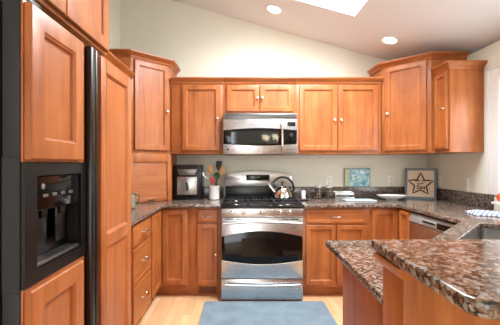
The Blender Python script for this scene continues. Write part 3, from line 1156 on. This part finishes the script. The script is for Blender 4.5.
wb = MB().plate_xz(top + bot[::-1], -0.031, -0.0265, 0.0015).build('window_band', M['black_glass'], dr_)
pb = MB().plate_xz([(-0.29, 0.108), (0.18, 0.108), (0.18, 0.225), (0.10, 0.235), (-0.10, 0.235), (-0.29, 0.225)], -0.0318, -0.0312)
pb.build('window_pane', M['lcd'], wb)
hm = MB()
hx = 0.216
pts = [(hx, -0.035 - 0.028 * math.sin(PI * i / 14) ** 0.5, 0.025 + 0.30 * i / 14) for i in range(15)]
hm.tube(pts, 0.012, 12)
hm.lathe([(0, 0), (0.013, 0), (0.013, 0.012), (0, 0.012)], (hx, -0.026, 0.033), RX90, 12)
hm.lathe([(0, 0), (0.013, 0), (0.013, 0.012), (0, 0.012)], (hx, -0.026, 0.317), RX90, 12)
hm.build('handle', M['nickel'], dr_)
MB().box(0.272, 0.352, -0.0285, -0.0255, 0.283, 0.325, 0.002).build('display', M['lcd'], dr_)
dl_ = MB().lathe([(0, 0), (0.022, 0), (0.021, 0.006), (0.016, 0.012), (0, 0.013)], (0.310, -0.0315, 0.19), RX90, 20).build('dial', M['charcoal'], dr_)
MB().lathe([(0, 0), (0.011, 0), (0.011, 0.002), (0, 0.002)], (-0.325, -0.0262, 0.05), RX90, 18).build('round_badge', M['charcoal'], dr_)

# ------------------------------------------------------------------ things on the left worktop
t = thing('air_fryer', 'black air fryer with brushed steel basket front on the left worktop', 'air fryer', (-0.556, 3.49, CT + 0.001), 0)
a = MB()
prof = round_poly([(-0.15, -0.115), (0.15, -0.115), (0.15, 0.125), (-0.15, 0.125)], [0.04, 0.04, 0.05, 0.05])
a.prism(prof, 0.012, 0.37, 0.012)
a.prism([(x * 0.93, y * 0.93) for x, y in prof], 0.0, 0.014)
afb = a.build('body', M['black'], t)
MB().box(-0.105, 0.105, -0.132, -0.112, 0.055, 0.245, 0.008).build('basket', M['steel'], t)
s = MB()
s.plate_xz([(-0.105, 0.325), (0.105, 0.325), (0.085, 0.262), (-0.085, 0.262)], -0.122, -0.112, 0.003)
s.build('control_panel', M['steel_dark'], t)
h = MB().box(-0.018, 0.018, -0.165, -0.131, 0.07, 0.205, 0.008).build('handle', M['steel'], t)
MB().box(-0.002, 0.014, -0.168, -0.1655, 0.10, 0.19, 0.001).build('grip', M['black'], h)

KX, KY = -0.277, 3.43
t = thing('utensil_crock', 'white ceramic crock full of cooking utensils left of the range', 'crock', (KX, KY, CT + 0.001))
MB().lathe([(0, 0), (0.05, 0), (0.056, 0.006), (0.057, 0.135), (0.06, 0.142), (0.059, 0.148), (0.053, 0.146), (0.052, 0.02), (0, 0.012)], (0, 0, 0), None, 28).build('body', M['ceramic'], t)
def utensil(name, label, foot, head, hmat, mat, kind):
    z0 = CT + 0.016
    t = thing(name, label, name.replace('_', ' '), (KX + foot[0], KY + foot[1], z0), 0, 'cooking utensils in the white crock')
    hv = Vector((head[0] - foot[0], head[1] - foot[1], head[2]))
    d = hv.normalized()
    L = hv.length
    rot = Vector((0, 0, 1)).rotation_difference(d).to_matrix().to_4x4()
    m = MB()
    m.tube([(0, 0, 0), tuple(d * L * 0.5), tuple(d * (L - 0.06))], [0.006, 0.006, 0.005], 8)
    m.build('handle', M[hmat], t)
    k = MB()
    base = d * (L - 0.07)
    if kind == 'spoon':
        k.lathe([(0, 0), (0.007, -0.01), (0.022, 0.015), (0.031, 0.05), (0.025, 0.085), (0, 0.1)], base, rot, 16, 0.3)
    elif kind in ('turner', 'scraper'):
        q = 0.6 if kind == 'scraper' else 0.85
        tmp = MB()
        tmp.plate_xz(round_poly([(-0.012 * q, 0), (0.012 * q, 0), (0.034 * q, 0.04 * q), (0.037 * q, 0.115 * q), (-0.037 * q, 0.115 * q), (-0.034 * q, 0.04 * q)], 0.008), -0.0025, 0.0025, 0.001)
        tb_ = tmp.bm.copy()
        k.merge(tb_, Matrix.Translation(base) @ rot)
    elif kind == 'ladle':
        k.lathe([(0, 0), (0.02, 0.004), (0.032, 0.02), (0.034, 0.036), (0.031, 0.036), (0.02, 0.01), (0, 0.006)], base + d * 0.02, rot @ Matrix.Rotation(R(70), 4, 'X'), 18)
        k.tube([tuple(base), tuple(base + d * 0.03)], 0.005, 8)
    elif kind == 'whisk':
        for i in range(5):
            ang = i * PI / 5
            lp = []
            for q in range(17):
                u = q / 16 * 2 - 1
                r = 0.026 * math.sin(PI * (q / 16)) * (1 if u > 0 else 1) * (1 if q > 8 else 1)
                zz = 0.09 * (1 - u * u)
                xx = 0.036 * math.sin(u * PI / 1.0) if abs(u) < 0.999 else 0
                v = Vector((xx * math.cos(ang), xx * math.sin(ang), zz))
                lp.append(tuple(base + (rot.to_3x3() @ v)))
            k.tube(lp, 0.0013, 5)
    k.build('head', M[mat], t)
utensil('wire_whisk', 'wire whisk leaning left out of the white crock', (-0.016, 0.0), (-0.085, -0.01, 0.27), 'steel', 'chrome', 'whisk')
utensil('wooden_spoon', 'pale wooden spoon in the crock, left of the red spatula', (-0.01, 0.014), (-0.042, 0.02, 0.325), 'spoon', 'spoon', 'spoon')
utensil('spatula', 'red silicone spatula in the white crock', (-0.012, -0.024), (-0.018, -0.045, 0.225), 'red', 'red', 'scraper')
utensil('ladle', 'dark green ladle in the middle of the white crock', (0.018, -0.008), (0.034, -0.02, 0.28), 'green', 'green', 'ladle')
utensil('slotted_turner', 'black turner standing tallest in the white crock', (0.0, 0.02), (0.048, 0.035, 0.37), 'black', 'black_matte', 'turner')
utensil('wooden_spoon', 'broad wooden spoon leaning right out of the white crock', (0.02, 0.005), (0.092, -0.005, 0.315), 'spoon', 'spoon', 'spoon')

t = thing('stoneware_pitcher', 'mottled grey-green pitcher on the left worktop by the refrigerator', 'pitcher', (-0.945, 2.735, CT + 0.001), 0)
MB().lathe([(0, 0), (0.045, 0), (0.055, 0.01), (0.058, 0.06), (0.05, 0.10), (0.043, 0.118), (0.047, 0.128), (0.043, 0.128), (0.038, 0.118), (0.045, 0.09), (0.05, 0.05), (0.045, 0.012), (0, 0.01)], (0, 0, 0), None, 26).build('body', M['pitcher'], t)
MB().tube([(0.043, 0, 0.115), (0.065, 0, 0.125), (0.085, 0, 0.11), (0.088, 0, 0.085), (0.075, 0, 0.055), (0.054, 0, 0.04)], 0.007, 10).build('handle', M['pitcher'], t)

# ------------------------------------------------------------------ kettle on the right rear burner
t = thing('kettle', 'shiny steel whistling kettle with black arched handle on the range', 'kettle', (0.445, 3.37, 0.9155), 0)
t.scale = (1.14, 1.14, 1.14)
MB().lathe([(0, 0), (0.082, 0), (0.088, 0.006), (0.086, 0.03), (0.076, 0.065), (0.058, 0.092), (0.045, 0.102), (0, 0.105)], (0, 0, 0), None, 32).build('body', M['chrome'], t)
lid = MB().lathe([(0, 0.104), (0.044, 0.103), (0.044, 0.108), (0.03, 0.117), (0, 0.121)], (0, 0, 0), None, 28).build('lid', M['chrome'], t)
MB().lathe([(0, 0.119), (0.007, 0.12), (0.006, 0.128), (0.013, 0.138), (0.012, 0.148), (0, 0.151)], (0, 0, 0), None, 16).build('knob', M['black'], lid)
MB().tube([(-0.066, 0, 0.05), (-0.09, 0, 0.075), (-0.112, 0, 0.105), (-0.125, 0, 0.125)], [0.026, 0.02, 0.014, 0.012], 14).build('spout', M['chrome'], t)
hp = [(0.078, 0, 0.05), (0.105, 0, 0.065)] + [(0.005 + 0.098 * math.cos(a), 0, 0.09 + 0.10 * math.sin(a)) for a in [R(x) for x in range(0, 158, 13)]]
hd = MB().tube(hp[1:], [0.010] * (len(hp) - 1), 10, 1.0)
hd.tube(hp[:2], 0.008, 8)
hd.build('handle', M['black'], t)

# ------------------------------------------------------------------ right worktop, back run
t = thing('spoon_rest', 'small black dish on the worktop just right of the range', 'dish', (0.668, 3.33, CT + 0.001))
MB().lathe([(0, 0), (0.04, 0), (0.055, 0.008), (0.058, 0.012), (0.053, 0.011), (0.04, 0.005), (0, 0.004)], (0, 0, 0), None, 24).build('dish', M['black'], t)
t = thing('salt_shaker', 'small white upright shaker behind the black dish right of the range', 'shaker', (0.685, 3.46, CT + 0.001))
MB().box(-0.02, 0.02, -0.018, 0.018, 0.0, 0.092, 0.004).build('body', M['ceramic'], t)
MB().lathe([(0, 0.0925), (0.014, 0.0925), (0.013, 0.100), (0.008, 0.104), (0, 0.105)], (0, 0, 0), None, 16).build('cap', M['steel_dark'], t)
for k, (x, lab) in enumerate(((0.853, 'lidded clear glass canister with dark contents, the one nearer the range'), (0.970, 'lidded clear glass canister with dark contents, the one beneath the outlet'))):
    t = thing('glass_canister', lab, 'jar', (x, 3.52, CT + 0.001), 0, 'glass canisters on the back worktop')
    MB().lathe([(0, 0), (0.05, 0), (0.053, 0.006), (0.053, 0.105), (0.045, 0.118), (0.042, 0.118), (0.049, 0.104), (0.049, 0.008), (0, 0.006)], (0, 0, 0), None, 28).build('body', M['jar_glass'], t)
    MB().lathe([(0, 0.0065), (0.0475, 0.0085), (0.0475, 0.06), (0, 0.065)], (0, 0, 0), None, 24).build('contents', M['coffee'], t)
    MB().lathe([(0, 0.1185), (0.047, 0.1185), (0.049, 0.124), (0.047, 0.133), (0.012, 0.136), (0.012, 0.146), (0, 0.148)], (0, 0, 0), None, 28).build('lid', M['steel'], t)
# napkin tray and pale board
t = thing('counter_rack', 'low silver rack with white contents against the backsplash beneath the beach picture', 'rack', (1.15, 3.55, CT + 0.001))
tr_ = MB()
tr_.box(-0.105, 0.105, -0.05, 0.05, 0.0, 0.016, 0.003)
tr_.box(-0.105, 0.105, 0.044, 0.05, 0.016, 0.075, 0.002)
tr_.box(-0.105, 0.105, -0.035, 0.044, 0.036, 0.046, 0.002)
for s in (-1, 1):
    tr_.box(s * 0.102 - 0.003, s * 0.102 + 0.003, -0.035, 0.05, 0.014, 0.07, 0.002)
tr_.build('frame', M['steel'], t)
MB().box(-0.095, 0.095, -0.03, 0.042, 0.047, 0.062, 0.002).build('contents', M['ceramic'], t)
t = tag(MB().box(-0.155, 0.155, -0.085, 0.085, 0.0, 0.010, 0.004).build('cutting_board', M['paleblue']), 'pale blue-white flat cutting board lying on the back worktop', 'cutting board')
t.location = (1.235, 3.33, CT + 0.001)

t = thing('beach_picture', 'turquoise beach print on the back wall above the backsplash', 'picture', (1.33, 3.635, 1.0135))
MB().box(-0.143, 0.143, -0.006, 0.012, 0.0, 0.205, 0.003).build('canvas', M['art'], t)
ed = MB()
for a in ((-0.146, -0.140, 0, 0.207), (0.140, 0.146, 0, 0.207)):
    ed.box(a[0], a[1], -0.0075, 0.0125, a[2], a[3], 0.001)
ed.box(-0.140, 0.140, -0.0075, 0.0125, 0.0, 0.005)
ed.box(-0.140, 0.140, -0.0075, 0.0125, 0.201, 0.207)
ed.build('edging', M['frame_blue'], t)

t = thing('serving_bowl', 'shallow white oval bowl in front of the starfish sign', 'bowl', (1.605, 3.38, CT + 0.001))
MB().lathe([(0, 0.0), (0.06, 0.0), (0.062, 0.006), (0.09, 0.012), (0.15, 0.042), (0.157, 0.050), (0.150, 0.050), (0.085, 0.018), (0, 0.012)], (0, 0, 0), None, 36, 0.72).build('bowl', M['ceramic'], t)

# starfish sign
p0, p1 = Vector((1.835, 3.57)), Vector((2.065, 3.40))
dv = (p1 - p0)
SWI = dv.length + 0.02
ang = math.degrees(math.atan2(dv.y, dv.x))
t = thing('starfish_sign', 'square framed starfish sign with blue-grey border leaning in the right corner', 'sign', (p0.x, p0.y, CT + 0.001), ang)
tilt = Matrix.Rotation(R(-7), 4, 'X')
SH = 0.335
def tilted(mb, name, mat, par):
    bmesh.ops.transform(mb.bm, matrix=tilt, verts=mb.bm.verts[:])
    return mb.build(name, mat, par)
fm = MB()
fwid = 0.024
fm.box(0, fwid, 0, 0.022, 0.0, SH, 0.002)
fm.box(SWI - fwid, SWI, 0, 0.022, 0.0, SH, 0.002)
fm.box(fwid, SWI - fwid, 0, 0.022, 0, fwid, 0.002)
fm.box(fwid, SWI - fwid, 0, 0.022, SH - fwid, SH, 0.002)
tilted(fm, 'frame', M['frame_blue'], t)
pl = tilted(MB().box(fwid, SWI - fwid, 0.010, 0.016, fwid, SH - fwid), 'panel', M['linen'], t)
star = []
for i in range(10):
    a = PI / 2 + i * PI / 5
    r = 0.126 if i % 2 == 0 else 0.060
    star.append((SWI / 2 + r * math.cos(a) * 1.0, 0.0075, SH / 2 - 0.008 + r * math.sin(a)))
star2 = []
for i in range(10):
    a_, b_ = Vector(star[i]), Vector(star[(i + 1) % 10])
    star2 += [tuple(a_), tuple(a_.lerp(b_, 0.5))]
tilted(MB().tube(star2, 0.0072, 7, closed=True), 'star_outline', M['rope'], pl)
def words(txt, size, x, z, y=0.0095):
    cu = bpy.data.curves.new('w', 'FONT')
    cu.body = txt
    cu.size = size
    cu.align_x = 'CENTER'
    cu.shear = 0.25
    cu.extrude = 0.0006
    cu.offset = 0.0012
    o = bpy.data.objects.new('w', cu)
    C.objects.link(o)
    dg = bpy.context.evaluated_depsgraph_get()
    dg.update()
    me = bpy.data.meshes.new_from_object(o.evaluated_get(dg))
    bpy.data.objects.remove(o)
    mt = tilt @ Matrix.Translation((x, y, z)) @ Matrix.Rotation(R(90), 4, 'X')
    me.transform(mt)
    me.name = 'lettering'
    me.materials.clear()
    me.materials.append(M['ink'])
    q = bpy.data.objects.new('lettering', me)
    C.objects.link(q)
    q.parent = pl
    return q
words('take me', 0.036, SWI / 2, 0.190)
words('to the', 0.028, SWI / 2, 0.160)
words('Sea', 0.066, SWI / 2, 0.108)

# towel: folded, rumpled cloth
tw = bmesh.new()
nu, nv = 30, 18
grid = []
for layer in range(2):
    rows = []
    for i in range(nu + 1):
        row = []
        for j in range(nv + 1):
            u, v_ = i / nu, j / nv
            e = min(u, 1 - u, v_, 1 - v_)
            hgt = 0.006 + 0.010 * (math.sin(7 * u + 2.2 * v_) * math.sin(5 * v_ - 2 * u) * 0.6 + 0.7) * min(1, e * 7) + 0.006 * min(1, e * 10)
            x = (u - 0.5) * 0.30 + 0.012 * math.sin(9 * v_)
            y = (v_ - 0.5) * 0.24 + 0.012 * math.sin(8 * u)
            row.append(tw.verts.new((x, y, hgt if layer else 0.001)))
        rows.append(row)
    grid.append(rows)
for layer in range(2):
    for i in range(nu):
        for j in range(nv):
            r_ = grid[layer]
            tw.faces.new((r_[i][j], r_[i + 1][j], r_[i + 1][j + 1], r_[i][j + 1]))
a, b_ = grid
for i in range(nu):
    tw.faces.new((a[i][0], a[i + 1][0], b_[i + 1][0], b_[i][0]))
    tw.faces.new((a[i][nv], a[i + 1][nv], b_[i + 1][nv], b_[i][nv]))
for j in range(nv):
    tw.faces.new((a[0][j], a[0][j + 1], b_[0][j + 1], b_[0][j]))
    tw.faces.new((a[nu][j], a[nu][j + 1], b_[nu][j + 1], b_[nu][j]))
bmesh.ops.recalc_face_normals(tw, faces=tw.faces[:])
m = MB()
m.merge(tw)
o = tag(m.build('dish_towel', M['towel']), 'crumpled blue and white striped dish towel beside the sink', 'towel')
o.location = (1.895, 2.40, CT + 0.001)
o.rotation_euler = (0, 0, R(-20))

t = thing('fruit', 'round red-orange fruit on the window sill at the right edge', 'fruit', (2.098, 2.555, WZ0 + 0.001))
MB().lathe([(0, 0.004), (0.02, 0.0), (0.036, 0.014), (0.042, 0.036), (0.036, 0.06), (0.02, 0.071), (0.006, 0.069), (0, 0.066)], (0, 0, 0), None, 24).build('flesh', M['orange'], t)
MB().tube([(0, 0, 0.066), (0.002, 0.002, 0.074), (0.006, 0.003, 0.08)], 0.003, 7).build('stem', M['green'], t)

# ------------------------------------------------------------------ outlets
def outlet(loc, rz, label, kind):
    t = thing('wall_outlet' if kind == 'outlet' else 'light_switch', label, kind, loc, rz, 'ivory wall outlets' if kind == 'outlet' else 'light switches on the right wall')
    MB().box(-0.036, 0.036, -0.007, -0.0005, -0.058, 0.058, 0.003).build('cover_plate', M['plastic_white'], t)
    if kind == 'outlet':
        for z in (-0.022, 0.022):
            f = MB().plate_xz(round_poly([(-0.016, z - 0.014), (0.016, z - 0.014), (0.016, z + 0.014), (-0.016, z + 0.014)], 0.006), -0.009, -0.0065, 0.0008).build('receptacle', M['plastic_white'], t)
            s = MB()
            s.box(-0.008, -0.005, -0.0095, -0.0088, z - 0.003, z + 0.007)
            s.box(0.005, 0.008, -0.0095, -0.0088, z - 0.003, z + 0.007)
            s.lathe([(0, 0), (0.0025, 0), (0.0025, 0.0006), (0, 0.0006)], (0, -0.0088, z - 0.009), RX90, 8)
            s.build('slots', M['ink'], f)
    else:
        MB().box(-0.016, 0.016, -0.0095, -0.0065, -0.033, 0.033, 0.002).build('rocker', M['ceramic'], t)
outlet((1.013, YB, 1.082), 0, 'ivory outlet on the back wall between the canisters and the beach picture', 'outlet')
outlet((1.722, YB, 1.082), 0, 'ivory outlet on the back wall between beach picture and starfish sign', 'outlet')
outlet((XR, 3.42, 1.085), -90, 'narrow light switch on the right wall by the starfish sign', 'switch')
outlet((XR, 3.0, 1.085), -90, 'light switch on the right wall between starfish sign and window', 'switch')

# ------------------------------------------------------------------ rug
rg_ = slab('kitchen_rug', round_poly([(-0.325, 2.10), (0.765, 2.10), (0.765, 2.935), (-0.325, 2.935)], 0.03), [], 0.001, 0.013, 0.003, M['rug'])
tag(rg_, 'slate blue rectangular rug on the floor in front of the range', 'rug')

# ------------------------------------------------------------------ recessed ceiling lights
slope = -math.atan(0.278)
for x, y, lab in ((0.341, 3.206, 'recessed ceiling light left of the skylight, near the back wall'), (1.49, 3.18, 'recessed ceiling light above the right corner cabinet')):
    t = thing('recessed_ceiling_light', lab, 'ceiling light', (x, y, ceil_z(x) - 0.001), 0, 'recessed ceiling lights')
    t.rotation_euler = (0, -slope, 0)
    MB().lathe([(0.062, 0.0), (0.085, 0.0), (0.086, -0.005), (0.08, -0.009), (0.066, -0.006), (0.062, -0.001)], (0, 0, 0), None, 32).build('trim_ring', M['white'], t)
    MB().lathe([(0, -0.001), (0.064, -0.001), (0.064, -0.004), (0, -0.006)], (0, 0, 0), None, 32).build('lens', M['lamp'], t)
    l = bpy.data.lights.new('lamp', 'SPOT')
    l.energy = 6
    l.color = (1.0, 0.88, 0.72)
    l.spot_size = R(120)
    l.spot_blend = 0.7
    l.shadow_soft_size = 0.06
    lo = bpy.data.objects.new('lamp', l)
    C.objects.link(lo)
    lo.parent = t
    lo.location = (0, 0, -0.03)

# ------------------------------------------------------------------ chandelier behind the viewer, seen in the microwave's glass
t = thing('chandelier', 'five-shade chandelier seen only as a reflection in the microwave window', 'chandelier', (0.86, -1.8, 1.86))
MB().lathe([(0, -0.06), (0.02, -0.05), (0.03, 0.0), (0.015, 0.06), (0.008, 0.10), (0.008, ceil_z(0.86) - 1.89), (0.05, ceil_z(0.86) - 1.885), (0.05, ceil_z(0.86) - 1.875), (0, ceil_z(0.86) - 1.875)], (0, 0, 0), None, 16).build('stem', M['nickel'], t)
for k in range(5):
    a = k * 2 * PI / 5 + 0.3
    c, s = math.cos(a), math.sin(a)
    ar = MB().tube([(0.02 * c, 0.02 * s, 0), (0.12 * c, 0.12 * s, -0.05), (0.22 * c, 0.22 * s, -0.02), (0.25 * c, 0.25 * s, 0.03)], 0.007, 8).build('arm', M['nickel'], t)
    MB().lathe([(0.03, 0.0), (0.05, 0.05), (0.075, 0.11), (0.072, 0.11), (0.047, 0.05), (0, 0.004)], (0.25 * c, 0.25 * s, 0.03), None, 18).build('lamp_shade', M['shade_glow'], ar)
